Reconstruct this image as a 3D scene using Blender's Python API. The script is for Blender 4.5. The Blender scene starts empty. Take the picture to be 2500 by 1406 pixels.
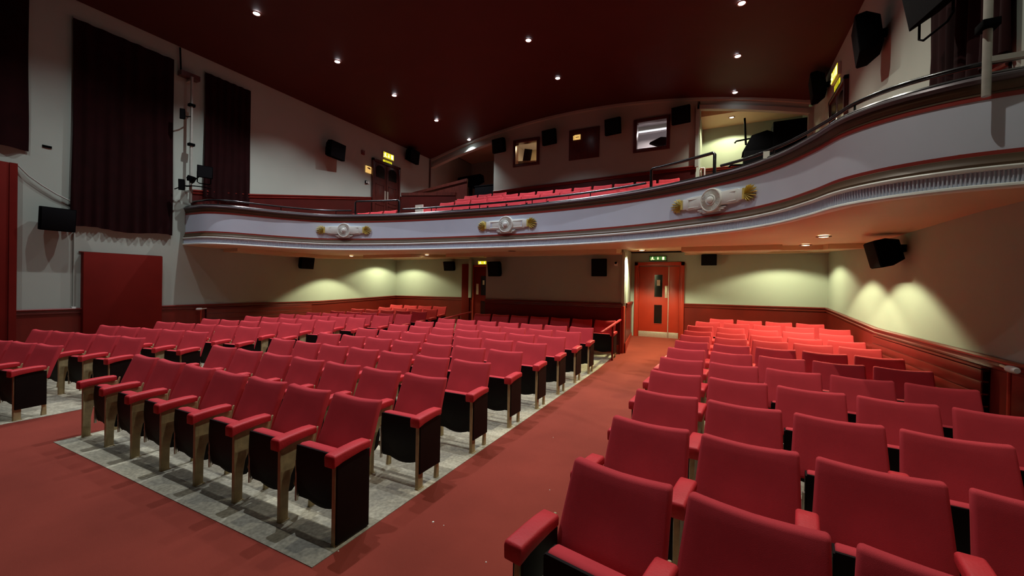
import bpy, bmesh, math, random
from mathutils import Vector, Matrix
random.seed(7)
S = bpy.context.scene
COL = S.collection
# ---------------------------------------------------------------- camera, world, exposure
def look_axes(yaw, pitch, roll):
    cy, sy = math.cos(yaw), math.sin(yaw)
    r = Vector((cy, sy, 0)); d = Vector((-sy, cy, 0)); u = Vector((0, 0, 1))
    d2 = d*math.cos(pitch)+u*math.sin(pitch); u2 = u*math.cos(pitch)-d*math.sin(pitch)
    return r*math.cos(roll)+u2*math.sin(roll), u2*math.cos(roll)-r*math.sin(roll), d2
cr, cu, cd = look_axes(.469, -.0065, .0175)
cam = bpy.data.cameras.new('camera'); camo = bpy.data.objects.new('camera', cam); COL.objects.link(camo)
cam.sensor_width = 36; cam.lens = 36*1003/2500; cam.clip_start = .02; cam.clip_end = 100
camo.matrix_world = Matrix(((cr.x, cu.x, -cd.x, 0), (cr.y, cu.y, -cd.y, 0), (cr.z, cu.z, -cd.z, 1.65), (0, 0, 0, 1)))
S.camera = camo
w = bpy.data.worlds.new('world'); S.world = w; w.use_nodes = True
w.node_tree.nodes['Background'].inputs[0].default_value = (.9, .92, 1, 1)
w.node_tree.nodes['Background'].inputs[1].default_value = .0
S.view_settings.view_transform = 'Standard'; S.view_settings.look = 'None'
S.view_settings.exposure = 0.0; S.view_settings.gamma = 1
# light constants
MAIN_W, MAIN_A, MAIN_B = 620, 104, .95
MAIN_C = (.86, .92, 1.0)
TI = [(.92, .96, 1.0), (.86, .91, 1.0), (1.0, .96, .84)]; FK = [.5, 1.1, .6]
LOW_W, LOW_A, LOW_B = 180, 142, .25
LOW_C = (1.0, .98, .58)
# ---------------------------------------------------------------- room constants
XL, XR, YB = -11.1, 2.25, 14.1
XC, HW = (XL+XR)/2, (XR-XL)/2
def vault(x): return 6.93+.95*(1-((x-XC)/HW)**2)
def fl(y): return .01*max(0, min(y, 7.8)-1.78)+max(0, y-7.8)*.055
def soff(y): return 2.36 if y < 8.5 else 2.36+(y-8.5)*.06
def sbase(y): return soff(y)+.09
def upf(y): return max(2.95, 2.91+.3375*(y-8.6))
# ---------------------------------------------------------------- materials
def mat(name, col, rough=.6, metal=0, var=.0, scale=8, bump=0, bscale=60, emit=None, es=1, sheen=0, spec=.5, coat=0, stretch=None):
    m = bpy.data.materials.new(name); m.use_nodes = True; nt = m.node_tree; b = nt.nodes['Principled BSDF']
    b.inputs['Base Color'].default_value = (*col, 1); b.inputs['Roughness'].default_value = rough
    b.inputs['Metallic'].default_value = metal; b.inputs['Specular IOR Level'].default_value = spec
    if sheen: b.inputs['Sheen Weight'].default_value = sheen; b.inputs['Sheen Roughness'].default_value = .5; b.inputs['Sheen Tint'].default_value = (min(1, col[0]*2), col[1]*3, col[2]*3, 1)
    if coat: b.inputs['Coat Weight'].default_value = coat; b.inputs['Coat Roughness'].default_value = .25
    tc = nt.nodes.new('ShaderNodeTexCoord'); mp = nt.nodes.new('ShaderNodeMapping'); nt.links.new(tc.outputs['Object'], mp.inputs[0])
    if stretch: mp.inputs['Scale'].default_value = stretch
    n = nt.nodes.new('ShaderNodeTexNoise'); n.inputs['Scale'].default_value = scale; n.inputs['Detail'].default_value = 6
    nt.links.new(mp.outputs[0], n.inputs['Vector'])
    if var:
        r = nt.nodes.new('ShaderNodeMapRange'); r.inputs['From Min'].default_value = .3; r.inputs['From Max'].default_value = .7
        r.inputs['To Min'].default_value = 1-var; r.inputs['To Max'].default_value = 1+var
        nt.links.new(n.outputs['Fac'], r.inputs['Value'])
        mx = nt.nodes.new('ShaderNodeVectorMath'); mx.operation = 'SCALE'; mx.inputs[0].default_value = col
        nt.links.new(r.outputs[0], mx.inputs['Scale']); nt.links.new(mx.outputs[0], b.inputs['Base Color'])
    if bump:
        n2 = nt.nodes.new('ShaderNodeTexNoise'); n2.inputs['Scale'].default_value = bscale; n2.inputs['Detail'].default_value = 4
        nt.links.new(mp.outputs[0], n2.inputs['Vector'])
        bp = nt.nodes.new('ShaderNodeBump'); bp.inputs['Strength'].default_value = bump; bp.inputs['Distance'].default_value = .01
        nt.links.new(n2.outputs['Fac'], bp.inputs['Height']); nt.links.new(bp.outputs[0], b.inputs['Normal'])
    if emit: b.inputs['Emission Color'].default_value = (*emit, 1); b.inputs['Emission Strength'].default_value = es
    return m
M = {}
M['seat'] = mat('red_fabric', (.57, .048, .060), .85, var=.07, scale=5, bump=.2, bscale=500, sheen=.15, spec=.15)
M['arm'] = mat('red_vinyl', (.60, .030, .038), .55, var=.10, scale=9, bump=.2, bscale=90, spec=.35)
M['board'] = mat('black_seat_board', (.006, .003, .003), .5, var=.2, scale=6, spec=.12)
M['panel'] = mat('dark_side_panel', (.008, .005, .004), .5, var=.25, scale=8, spec=.12)
M['iron'] = mat('bronze_painted_iron', (.42, .33, .16), .5, metal=.1, var=.25, scale=14, bump=.1, bscale=60)
M['steel'] = mat('worn_steel', (.48, .44, .38), .35, metal=.9, var=.15, scale=20)
M['carpet'] = mat('red_carpet', (.27, .048, .031), .95, var=.16, scale=1.1, bump=.6, bscale=350, spec=.15)
M['wall'] = mat('cream_wall_paint', (.345, .385, .335), .75, var=.05, scale=.8, bump=.05, bscale=25, spec=.3)
M['ceil'] = mat('oxblood_ceiling_paint', (.055, .011, .006), .6, var=.06, scale=1.5, spec=.3)
M['soff'] = mat('cream_soffit_paint', (.62, .44, .28), .5, var=.05, scale=1.2, spec=.35)  # cream paint; bounce from the red carpet gives it the terracotta look
M['dado'] = mat('red_gloss_panelling', (.13, .010, .006), .32, var=.12, scale=3, spec=.5)
M['dadoup'] = mat('maroon_balcony_panelling', (.06, .006, .005), .4, var=.12, scale=3, spec=.4)
M['doorred'] = mat('red_door_paint', (.38, .028, .011), .38, var=.08, scale=3, spec=.5)
M['redpanel'] = mat('red_board_panel', (.135, .007, .004), .7, var=.12, scale=2, spec=.12)
M['fascia'] = mat('lilac_white_plaster', (.60, .67, .78), .6, var=.05, scale=1.2, spec=.35)
M['relief'] = mat('cream_relief_plaster', (.74, .77, .72), .5, var=.06, scale=10)
M['gold'] = mat('gold_leaf_paint', (.66, .52, .13), .4, metal=.1, var=.2, scale=20)
M['brown'] = mat('brown_gilt_cove', (.080, .044, .019), .55, metal=0, var=.15, scale=4)
M['roll'] = mat('pewter_roll_paint', (.12, .10, .11), .3, metal=.3, var=.08, scale=3)
M['redline'] = mat('red_line_paint', (.28, .03, .022), .45)
M['black'] = mat('black_cabinet', (.0015, .0015, .0018), .95, var=.2, scale=10, spec=.03)
M['grille'] = mat('black_cloth_grille', (.004, .004, .005), .9, bump=.3, bscale=300, spec=.1)
M['rail'] = mat('black_gloss_rail', (.010, .010, .011), .22, spec=.6, coat=.3)
M['curtain'] = mat('wine_velvet', (.012, .0013, .0016), .95, var=.2, scale=4, sheen=.02, spec=.1)
M['glass_black'] = mat('dark_glass', (.008, .007, .006), .12, spec=.6)
M['white'] = mat('white_plastic', (.62, .62, .58), .4)
M['alu'] = mat('brushed_aluminium', (.62, .56, .46), .38, metal=.6, var=.08, scale=30)
M['pipe'] = mat('pale_painted_pipe', (.33, .33, .29), .4, var=.1, scale=12)
M['mahog'] = mat('mahogany_varnish', (.075, .016, .012), .3, var=.3, scale=4, stretch=(6, 6, 1), coat=.3)
M['lens'] = mat('lamp_lens', (.9, .9, .9), .3, emit=(.85, .93, 1), es=28)
M['lensw'] = mat('warm_lamp_lens', (.9, .9, .9), .3, emit=(1, .86, .55), es=7)
M['lensd'] = mat('failed_lamp_lens', (.09, .05, .04), .4)
M['ring'] = mat('lamp_ring', (.22, .08, .05), .4, metal=.3)
M['exit'] = mat('lit_exit_face', (.4, .4, .05), .4, emit=(.75, .68, .02), es=1.1)
M['exitgreen'] = mat('green_exit_face', (.05, .22, .06), .4, emit=(.05, .22, .05), es=.5)
M['exitlit'] = mat('exit_pictogram', (.8, .8, .4), .4, emit=(1, .95, .35), es=2.4)
M['exitdark'] = mat('exit_dark', (.03, .05, .01), .5)
M['plaque'] = mat('amber_lit_plaque', (.6, .4, .15), .4, emit=(1, .62, .18), es=.75)
M['paper'] = mat('pale_paper', (.75, .76, .66), .7)
M['boothwarm'] = mat('booth_plaster', (.62, .50, .34), .7, var=.05, scale=2)
M['boothwhite'] = mat('booth_white_wall', (.58, .54, .56), .7, var=.04, scale=2)
M['tube'] = mat('lit_tube', (.9, .9, .9), .3, emit=(.9, .9, 1), es=1.3)
M['daylight'] = mat('cool_lit_reveal', (.5, .55, .62), .6)
# grey hard floor with light and dark patches painted in for overlapping seat shadows
def floor_grey():
    m = bpy.data.materials.new('grey_floor_shadow_patches'); m.use_nodes = True; nt = m.node_tree; b = nt.nodes['Principled BSDF']
    b.inputs['Roughness'].default_value = .8; b.inputs['Specular IOR Level'].default_value = .25
    tc = nt.nodes.new('ShaderNodeTexCoord')
    br = nt.nodes.new('ShaderNodeTexBrick'); br.inputs['Scale'].default_value = 1; br.inputs['Brick Width'].default_value = .5; br.inputs['Row Height'].default_value = .25
    br.inputs['Color1'].default_value = (.54, .50, .36, 1); br.inputs['Color2'].default_value = (.22, .21, .165, 1); br.inputs['Mortar'].default_value = (.2, .19, .17, 1)
    br.inputs['Mortar Size'].default_value = .0; br.inputs['Bias'].default_value = -.1
    nt.links.new(tc.outputs['Object'], br.inputs['Vector'])
    n = nt.nodes.new('ShaderNodeTexNoise'); n.inputs['Scale'].default_value = 40; n.inputs['Detail'].default_value = 8
    nt.links.new(tc.outputs['Object'], n.inputs['Vector'])
    r = nt.nodes.new('ShaderNodeMapRange'); r.inputs['From Min'].default_value = .3; r.inputs['From Max'].default_value = .7; r.inputs['To Min'].default_value = .72; r.inputs['To Max'].default_value = 1.25
    nt.links.new(n.outputs['Fac'], r.inputs['Value'])
    mx = nt.nodes.new('ShaderNodeVectorMath'); mx.operation = 'SCALE'
    nt.links.new(br.outputs['Color'], mx.inputs[0]); nt.links.new(r.outputs[0], mx.inputs['Scale']); nt.links.new(mx.outputs[0], b.inputs['Base Color'])
    return m
M['grey'] = floor_grey()
def glass():
    m = bpy.data.materials.new('booth_window_glass'); m.use_nodes = True; nt = m.node_tree
    nt.nodes.remove(nt.nodes['Principled BSDF']); o = nt.nodes['Material Output']
    t = nt.nodes.new('ShaderNodeBsdfTransparent'); t.inputs[0].default_value = (.92, .93, .92, 1)
    g = nt.nodes.new('ShaderNodeBsdfGlossy'); g.inputs['Roughness'].default_value = .03
    x = nt.nodes.new('ShaderNodeMixShader'); x.inputs[0].default_value = .07
    nt.links.new(t.outputs[0], x.inputs[1]); nt.links.new(g.outputs[0], x.inputs[2]); nt.links.new(x.outputs[0], o.inputs[0])
    return m
M['glass'] = glass()
# ---------------------------------------------------------------- mesh helpers
class MB:
    def __init__(s): s.v = []; s.f = []
    def add(s, vs, fs):
        o = len(s.v); s.v += [tuple(v) for v in vs]; s.f += [tuple(i+o for i in f) for f in fs]; return s
    def box(s, x0, x1, y0, y1, z0, z1, m=None):
        vs = [(x, y, z) for z in (z0, z1) for y in (y0, y1) for x in (x0, x1)]
        if m: vs = [m @ Vector(v) for v in vs]
        return s.add(vs, [(0, 2, 3, 1), (4, 5, 7, 6), (0, 1, 5, 4), (2, 6, 7, 3), (0, 4, 6, 2), (1, 3, 7, 5)])
    def prism(s, poly, axis, a, b):
        n = len(poly)
        def P(p, t):
            return {'x': (t, p[0], p[1]), 'y': (p[0], t, p[1]), 'z': (p[0], p[1], t)}[axis]
        vs = [P(p, a) for p in poly]+[P(p, b) for p in poly]
        return s.add(vs, [tuple(range(n-1, -1, -1)), tuple(range(n, 2*n))]+[(i, (i+1) % n, n+(i+1) % n, n+i) for i in range(n)])
    def tube(s, pts, r, k=8, cap=True):
        pts = [Vector(p) for p in pts]; n = len(pts); vs = []
        prev = None
        for i, p in enumerate(pts):
            t = (pts[min(i+1, n-1)]-pts[max(i-1, 0)]).normalized()
            a = Vector((0, 0, 1)) if abs(t.z) < .9 else Vector((1, 0, 0))
            if prev is not None: a = prev
            x = t.cross(a).normalized(); y = x.cross(t).normalized(); prev = y
            rr = r[i] if isinstance(r, (list, tuple)) else r
            vs += [p+x*rr*math.cos(q*2*math.pi/k)+y*rr*math.sin(q*2*math.pi/k) for q in range(k)]
        fs = [(i*k+j, i*k+(j+1) % k, (i+1)*k+(j+1) % k, (i+1)*k+j) for i in range(n-1) for j in range(k)]
        if cap: fs += [tuple(range(k-1, -1, -1)), tuple((n-1)*k+j for j in range(k))]
        return s.add(vs, fs)
    def lathe(s, prof, k=32, m=None):
        n = len(prof)
        vs = [Vector((r*math.cos(j*2*math.pi/k), r*math.sin(j*2*math.pi/k), z)) for r, z in prof for j in range(k)]
        if m: vs = [m @ v for v in vs]
        fs = [(i*k+j, i*k+(j+1) % k, (i+1)*k+(j+1) % k, (i+1)*k+j) for i in range(n-1) for j in range(k)]
        fs += [tuple(range(k-1, -1, -1)), tuple((n-1)*k+j for j in range(k))]
        return s.add(vs, fs)
    def mesh(s, name, m, bev=0, seg=2, smooth=True, ang=35):
        me = bpy.data.meshes.new(name); me.from_pydata(s.v, [], s.f)
        bm = bmesh.new(); bm.from_mesh(me); bmesh.ops.recalc_face_normals(bm, faces=bm.faces)
        if bev:
            es = [e for e in bm.edges if len(e.link_faces) == 2 and e.calc_face_angle(0) > .5]
            bmesh.ops.bevel(bm, geom=es, offset=bev, segments=seg, profile=.5, affect='EDGES', clamp_overlap=True)
        bm.to_mesh(me); bm.free()
        me.materials.append(M[m] if isinstance(m, str) else m)
        if smooth:
            me.shade_smooth(); me.set_sharp_from_angle(angle=math.radians(ang))
        return me
    def obj(s, name, m, parent=None, **k):
        return link(name, s.mesh(name, m, **k), parent)
def link(name, me, parent=None):
    o = bpy.data.objects.new(name, me); COL.objects.link(o)
    if parent: o.parent = parent
    return o
def tag(o, label=None, cat=None, group=None, kind=None):
    if label: o['label'] = label
    if cat: o['category'] = cat
    if group: o['group'] = group
    if kind: o['kind'] = kind
    return o
def struct(o, label=None): o['kind'] = 'structure'; 
def empty(name, loc=(0, 0, 0), rz=0):
    o = bpy.data.objects.new(name, None); COL.objects.link(o); o.location = loc; o.rotation_euler = (0, 0, rz)
    o.empty_display_size = .1; return o
def st(name, mb, m, **k):
    o = mb.obj(name, m, **k); o['kind'] = 'structure'; return o
def copy_tree(o, parent=None):
    c = o.copy(); COL.objects.link(c)
    if parent: c.parent = parent
    for ch in o.children: copy_tree(ch, c)
    return c
# ---------------------------------------------------------------- shell
YF = -6.0
ys = [YF, 1.78, 4.8, 7.8, 12.3]
def strip(x0, x1, ylist, dz, ends=None):
    b = MB(); n = len(ylist)
    vs = [(x, y, fl(y)+dz) for y in ylist for x in (x0, x1)]+[(x, y, fl(y)+dz-(.2 if dz == 0 else .004)) for y in ylist for x in (x0, x1)]
    fs = []
    for i in range(n-1):
        a = 2*i; fs += [(a, a+1, a+3, a+2), (2*n+a, 2*n+a+2, 2*n+a+3, 2*n+a+1), (a, a+2, 2*n+a+2, 2*n+a), (a+1, 2*n+a+1, 2*n+a+3, a+3)]
    fs += [(0, 2*n, 2*n+1, 1), (2*n-2, 2*n-1, 4*n-1, 4*n-2)]
    return b.add(vs, fs)
o = st('floor', strip(XL-.1, XR+.1, ys, 0), 'carpet', smooth=False)
o = st('floor', strip(-5.92, -2.07, [1.595, 1.78, 4.8, 7.8, 9.5], .004), 'grey', smooth=False)
o = st('floor', strip(-10.0, -7.1, [1.49, 1.78, 4.8, 7.8, 11.9], .004), 'grey', smooth=False)
# wedge in front of the angled left rows
b = MB(); b.prism([(-7.1, 1.489), (-10.0, 1.489), (-10.0, 1.0), (-7.0, 1.47)], 'z', .001, .004); st('floor', b, 'grey', smooth=False)
o = st('floor', strip(-.70, XR, [.4, 1.78, 4.8, 7.8, 11.0], .004), 'grey', smooth=False)
# ceiling vault
NX = 32; b = MB()
xs = [XL-.2+(XR-XL+.4)*i/NX for i in range(NX+1)]
vs = [(x, y, vault(max(XL, min(XR, x)))+t) for t in (0, .2) for x in xs for y in (YF, YB+.1)]
n = 2*(NX+1); fs = []
for i in range(NX):
    a = 2*i; fs += [(a, a+1, a+3, a+2), (n+a, n+a+2, n+a+3, n+a+1), (a, a+2, n+a+2, n+a), (a+1, n+a+1, n+a+3, a+3)]
fs += [(0, n, n+1, 1), (n-2, n-1, 2*n-1, 2*n-2)]
b.add(vs, fs); st('ceiling', b, 'ceil', ang=60)
st('wall_left', MB().box(XL-.25, XL, YF, 17.3, -.1, 7.6), 'wall', smooth=False)
st('wall_right', MB().box(XR, XR+.25, YF, 17.3, -.1, 7.6), 'wall', smooth=False)
st('wall_front', MB().box(XL-.2, XR+.2, YF-.25, YF, -.1, 8.2), 'black', smooth=False)
# rear walls of the stalls
st('wall_back', MB().box(-2.35, XR, 11.95, 12.2, 0, 2.62), 'wall', smooth=False)
st('wall_back', MB().box(XL, -5.6, 12.05, 12.2, 0, 2.62), 'wall', smooth=False)
b = MB(); b.prism([(-5.6, 9.5), (-1.98, 9.5), (-1.92, 9.56), (-2.27, 11.96), (-2.5, 11.96), (-2.5, 10.0), (-5.35, 10.0), (-5.35, 12.06), (-5.6, 12.06)], 'z', 0, 2.62); st('wall_back', b, 'wall', smooth=False)
# booth wall, with two window openings and arched top
def arch_wall(b, x0, x1, zb, y0, y1, top=vault, nseg=14, zt=None):
    for i in range(nseg):
        a = x0+(x1-x0)*i/nseg; c = x0+(x1-x0)*(i+1)/nseg
        za, zc = (top(a)+.05, top(c)+.05) if zt is None else (zt, zt)
        zba, zbc = (zb(a), zb(c)) if callable(zb) else (zb, zb)
        b.prism([(a, zba), (c, zbc), (c, zc), (a, za)], 'y', y0, y1)
b = MB()
W1 = (-7.08, -6.19, 6.27, 7.09); W3 = (-2.58, -1.63, 6.24, 7.13)
arch_wall(b, -8.03, W1[0], 4.4, YB, YB+.2, nseg=3)
arch_wall(b, W1[0], W1[1], W1[3], YB, YB+.2, nseg=4); b.box(W1[0], W1[1], YB, YB+.2, 4.4, W1[2])
arch_wall(b, W1[1], W3[0], 4.4, YB, YB+.2, nseg=12)
arch_wall(b, W3[0], W3[1], W3[3], YB, YB+.2, nseg=4); b.box(W3[0], W3[1], YB, YB+.2, 4.4, W3[2])
arch_wall(b, W3[1], -.74, 4.4, YB, YB+.2, nseg=3)
st('wall_booth', b, 'wall', smooth=False)
# booth interior shell
b = MB(); b.box(-8.03, -7.9, YB+.2, 16.8, 4.4, 8.0); b.box(-.87, -.74, YB+.2, 16.8, 4.4, 8.0); b.box(-4.5, -4.35, YB+.2, 16.8, 4.4, 8.0)
b.box(-7.9, -.87, 16.7, 16.8, 4.4, 8.0); b.box(-7.9, -.87, YB+.2, 16.7, 7.65, 7.75); b.box(-7.9, -.87, YB+.2, 16.7, 5.0, 5.1)
st('wall_booth', b, 'boothwhite', smooth=False)
# side recesses beyond the booth: outer walls, ceilings and floor
b = MB(); b.box(XL, XR, 17.2, 17.3, 4.0, 8.0); b.box(-.66, XR, 15.95, 16.05, 4.4, 8.0); b.box(-8.15, -8.03, YB+.2, 17.2, 4.4, 8); b.box(-.74, -.66, YB+.2, 17.2, 4.4, 8)
st('wall_recess', b, 'wall', smooth=False)
b = MB(); b.box(XL, -8.0, YB+.1, 17.2, 7.62, 7.72); b.box(-.74, XR, YB+.1, 17.2, 7.62, 7.72); b.box(-.66, XR, 14.75, 15.95, 7.25, 7.62)
st('ceiling', b, 'soff', smooth=False)
# lintel arches over the recesses and the cornice arch
def llow(x): return vault(x)-.32
b = MB(); arch_wall(b, XL, -8.03, llow, YB-.02, YB+.16, nseg=8); arch_wall(b, -.66, XR-.12, llow, YB-.02, YB+.16, nseg=8)
b.box(XR-.12, XR, YB-.02, YB+.16, 4.4, llow(XR)+.2); st('trim_1', b, 'wall', smooth=False)
b = MB(); arch_wall(b, -.74, XR-.1, lambda x: llow(x)-.02, YB-.07, YB-.02, top=lambda x: llow(x)+.06, nseg=10)
arch_wall(b, XL, -7.98, lambda x: llow(x)-.02, YB-.07, YB-.02, top=lambda x: llow(x)+.06, nseg=10)
b.box(-.78, -.68, YB-.07, YB+.02, 5.45, llow(-.74)+.1); st('trim_2', b, 'wall', smooth=False)
b = MB(); arch_wall(b, XL, XR, lambda x: vault(x)-.07, YB-.11, YB, top=lambda x: vault(x)-.03, nseg=32); st('trim_3', b, 'wall', ang=50)
# ---------------------------------------------------------------- dado of the stalls
def sweep_wall(name, pts, m, prof, parent=None):
    """pts: list of (x,y,z,nx,ny) ; prof: closed list of (out,up)"""
    b = MB(); k = len(prof)
    vs = [(x+nx*o, y+ny*o, z+u) for x, y, z, nx, ny in pts for o, u in prof]
    fs = [(i*k+j, i*k+(j+1) % k, (i+1)*k+(j+1) % k, (i+1)*k+j) for i in range(len(pts)-1) for j in range(k)]
    fs += [tuple(range(k)), tuple(len(vs)-k+j for j in range(k))]
    b.add(vs, fs); return b.obj(name, m, parent, ang=30)
CAP = [(0, -.005), (.03, -.005), (.045, -.02), (.045, -.035), (.028, -.045), (.022, -.075), (.035, -.085), (.03, -.105), (.012, -.115), (0, -.115)]
def panel_run(a, c, za, zc, nx, ny, th=.022, name='trim_4', extra=None, m='dado'):
    b = MB(); (x0, y0), (x1, y1) = a, c
    P = lambda x, y, z, o: (x+nx*o, y+ny*o, z)
    f0, f1 = fl(y0)-.05, fl(y1)-.05
    if extra is not None: f0, f1 = extra
    vs = [P(x0, y0, f0, 0), P(x1, y1, f1, 0), P(x1, y1, zc, 0), P(x0, y0, za, 0), P(x0, y0, f0, th), P(x1, y1, f1, th), P(x1, y1, zc, th), P(x0, y0, za, th)]
    b.add(vs, [(3, 2, 1, 0), (4, 5, 6, 7), (0, 1, 5, 4), (2, 3, 7, 6), (0, 4, 7, 3), (1, 2, 6, 5)])
    o = b.obj(name, m, smooth=False); o['kind'] = 'structure'
    s = sweep_wall('cap_rail', [(x0, y0, za, nx, ny), (x1, y1, zc, nx, ny)], 'dado', [(p+th*.5 if p else 0, u+.012) for p, u in CAP], o)
    return o
panel_run((XL, YF), (XL, 8.7), 1.06, 1.06, 1, 0)
panel_run((XL, 8.7), (XL, 12.05), 1.06, 1.18, 1, 0)
panel_run((XL, 12.05), (-8.05, 12.05), 1.18, 1.2, 0, -1)
panel_run((-7.7, 12.05), (-7.58, 12.05), 1.2, 1.2, 0, -1)
panel_run((-5.6, 9.5), (-1.98, 9.5), 1.27, 1.28, 0, -1)
panel_run((-1.935, 9.56), (-2.25, 11.95), 1.28, 1.25, .99, .13)
panel_run((-.86, 11.95), (XR, 11.95), 1.24, 1.25, 0, -1)
panel_run((XR, 8.45), (XR, 11.95), 1.07, 1.25, -1, 0)
panel_run((XR, YF), (XR, 8.45), 1.07, 1.07, -1, 0)
b = MB(); b.prism([(-1.915, 9.5), (-1.895, 9.5), (-2.215, 11.95), (-2.235, 11.95)], 'z', .1, .38); o = st('baseboard_back', b, 'doorred', smooth=False)
b = MB(); b.box(-2.6, -1.96, 9.45, 9.48, .05, .33); st('baseboard_back', b, 'doorred', bev=.006)
# corner posts beside the stalls exit
b = MB(); b.box(-2.0, -1.93, 9.44, 9.56, 1.28, 2.45); st('trim_5', b, 'wall', bev=.01)
b = MB(); b.box(-2.0, -1.93, 9.43, 9.56, .1, 1.22); st('trim_5', b, 'doorred', bev=.01)
# radiator covers with horizontal boards
def cover(x, y0, y1, sx, zt, label):
    e = empty('radiator_cover', (x, (y0+y1)/2, fl(y0)))
    b = MB(); h = (y1-y0)/2; n = 8; dz = (zt-.02)/n
    for i in range(n):
        xa, xb = sorted((0, sx*.055)); b.box(xa, xb, -h, h, i*dz+.008, (i+1)*dz)
    xa, xb = sorted((0, sx*.047)); b.box(xa, xb, -h, h, 0, zt-.03)
    b.obj('slatted_front', 'dado', e, bev=.004)
    xa, xb = sorted((0, sx*.060)); MB().box(xa, xb, -h-.01, h+.01, zt-.012, zt+.004).obj('shelf_top', 'dado', e, bev=.004)
    tag(e, label, 'radiator cover', 'boarded radiator covers')
cover(XL+.03, 5.5, 8.35, 1, .93, 'dark red boarded radiator cover along the left wall of the stalls')
cover(XR-.03, 5.35, 8.4, -1, .93, 'red boarded radiator cover along the right wall beside the seats')
def valve(x, y, z, sx, label, lo):
    e = empty('radiator_valve', (x, y, z))
    m = Matrix.Rotation(math.radians(90), 4, 'X')
    MB().lathe([(.018, -.10), (.027, -.095), (.03, -.05), (.028, 0), (.02, .02)], 16, Matrix.Translation((0, .04, 0)) @ m).obj('valve_head', 'white', e)
    MB().tube([(0, .05, -.005), (0, .14, 0), (0, .24, .01)], .012).obj('valve_body', 'alu', e)
    MB().tube([(0, .12, 0), (0, .12, -lo)], .014).obj('supply_pipe', 'doorred', e)
    tag(e, label, 'radiator valve', 'radiator valves')
    return e
valve(XL+.12, 5.24, .96, 1, 'white thermostatic valve on the pipe at the left wall radiator', .94)
v = valve(XR-.10, 4.78, 1.03, -1, 'white thermostatic valve above red pipe at the right wall radiator', .98)
# ---------------------------------------------------------------- left wall objects
def curtain(x, y0, y1, z0, z1, sx, label, amp=.032, folds=9, ripple=.0, m='curtain'):
    e = empty('wall_curtain', (x, (y0+y1)/2, z0)); N = folds*8; b = MB(); R = 10
    h = (y1-y0)/2
    def pt(i, j, back):
        t = i/N; zz = j/R; y = -h+2*h*t
        o = .075+amp*(1-.88*zz)*math.sin(t*folds*2*math.pi+1.1*math.sin(t*5+zz))+.012*math.sin(t*37+zz*4)
        z = (z1-z0)*zz + (.025*math.sin(t*9)*(1-zz)) + ripple*(math.sin(t*3.1)*.5)*zz
        y += .02*math.sin(zz*5+1)*(1-zz)*(1 if t > .5 else -1)
        return (sx*(o+(0 if not back else -.018)), y, z)
    vs = [pt(i, j, k) for k in (0, 1) for j in range(R+1) for i in range(N+1)]
    A = (R+1)*(N+1); fs = []
    for j in range(R):
        for i in range(N):
            q = j*(N+1)+i; fs += [(q, q+1, q+N+2, q+N+1), (A+q, A+q+N+1, A+q+N+2, A+q+1)]
    for j in range(R):
        for i in (0, N):
            q = j*(N+1)+i; fs.append((q, q+N+1, A+q+N+1, A+q))
    for i in range(N):
        for j in (0, R):
            q = j*(N+1)+i; fs.append((q, A+q, A+q+1, q+1))
    b.add(vs, fs); b.obj('drape', m, e, ang=80)
    b = MB(); xa, xb = sorted((sx*.01, sx*.05)); b.box(xa, xb, -h, h, z1-z0-.02, z1-z0+.03); b.obj('heading_batten', 'pipe', e)
    tag(e, label, 'curtain', 'velvet wall curtains'); return e
curtain(XL, -1.0, 2.62, 3.88, 6.75, 1, 'near-black velvet curtain high at the far left edge of the left wall')
curtain(XL, 3.18, 4.79, 2.63, 6.58, 1, 'large dark wine velvet curtain hanging above the flat red board')
curtain(XL, 5.42, 6.48, 3.62, 6.60, 1, 'narrow dark wine velvet curtain behind the left end of the balcony', folds=7)
curtain(XR, 5.1, 6.62, 3.75, 6.75, -1, 'dark wine velvet curtain on the right wall behind the pale lighting bar', folds=8)
# flat red board and stage side panel
e = empty('wall_board', (XL, 3.965, .35)); MB().box(.0, .13, -.63, .63, 0, 1.80).obj('board_face', 'redpanel', e, bev=.006); MB().box(.0, .02, -.66, .66, 1.80, 1.815).obj('top_edge', 'dado', e)
tag(e, 'plain square red board standing against the left wall under the curtain', 'board')
e = empty('stage_side_panel', (XL, -.5, 0)); MB().box(.0, .12, -3, 2.99, 0, 3.62).obj('panel_face', 'redpanel', e, bev=.006); MB().box(.12, .14, 2.9, 2.99, 0, 3.62).obj('edge_strip', 'redpanel', e)
tag(e, 'tall dark red panel at the far left edge beside the stage', 'panel')
# conduit, cable, vent slit
e = empty('conduit', (XL+.02, 3.235, 1.07)); MB().tube([(0, 0, 0), (0, 0, 1.45)], .014).obj('pipe', 'wall', e); MB().box(-.02, .03, -.03, .03, -.03, .02).obj('junction_box', 'white', e, bev=.004)
tag(e, 'thin white vertical conduit on the wall left of the square red board', 'conduit')
MBc = MB().tube([(XL+.05, 2.5, 3.62), (XL+.05, 2.64, 3.45), (XL+.05, 2.8, 3.32), (XL+.05, 2.98, 3.20), (XL+.05, 3.18, 3.10)], .012)
tag(MBc.obj('cable', 'pipe'), 'sagging cable from the tall red panel to the large wall curtain', 'cable')
tag(MB().box(XL, XL+.015, 2.81, 2.93, 4.03, 4.07).obj('vent_slot', 'black'), 'small dark slot high on the wall left of the large curtain', 'vent')
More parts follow.
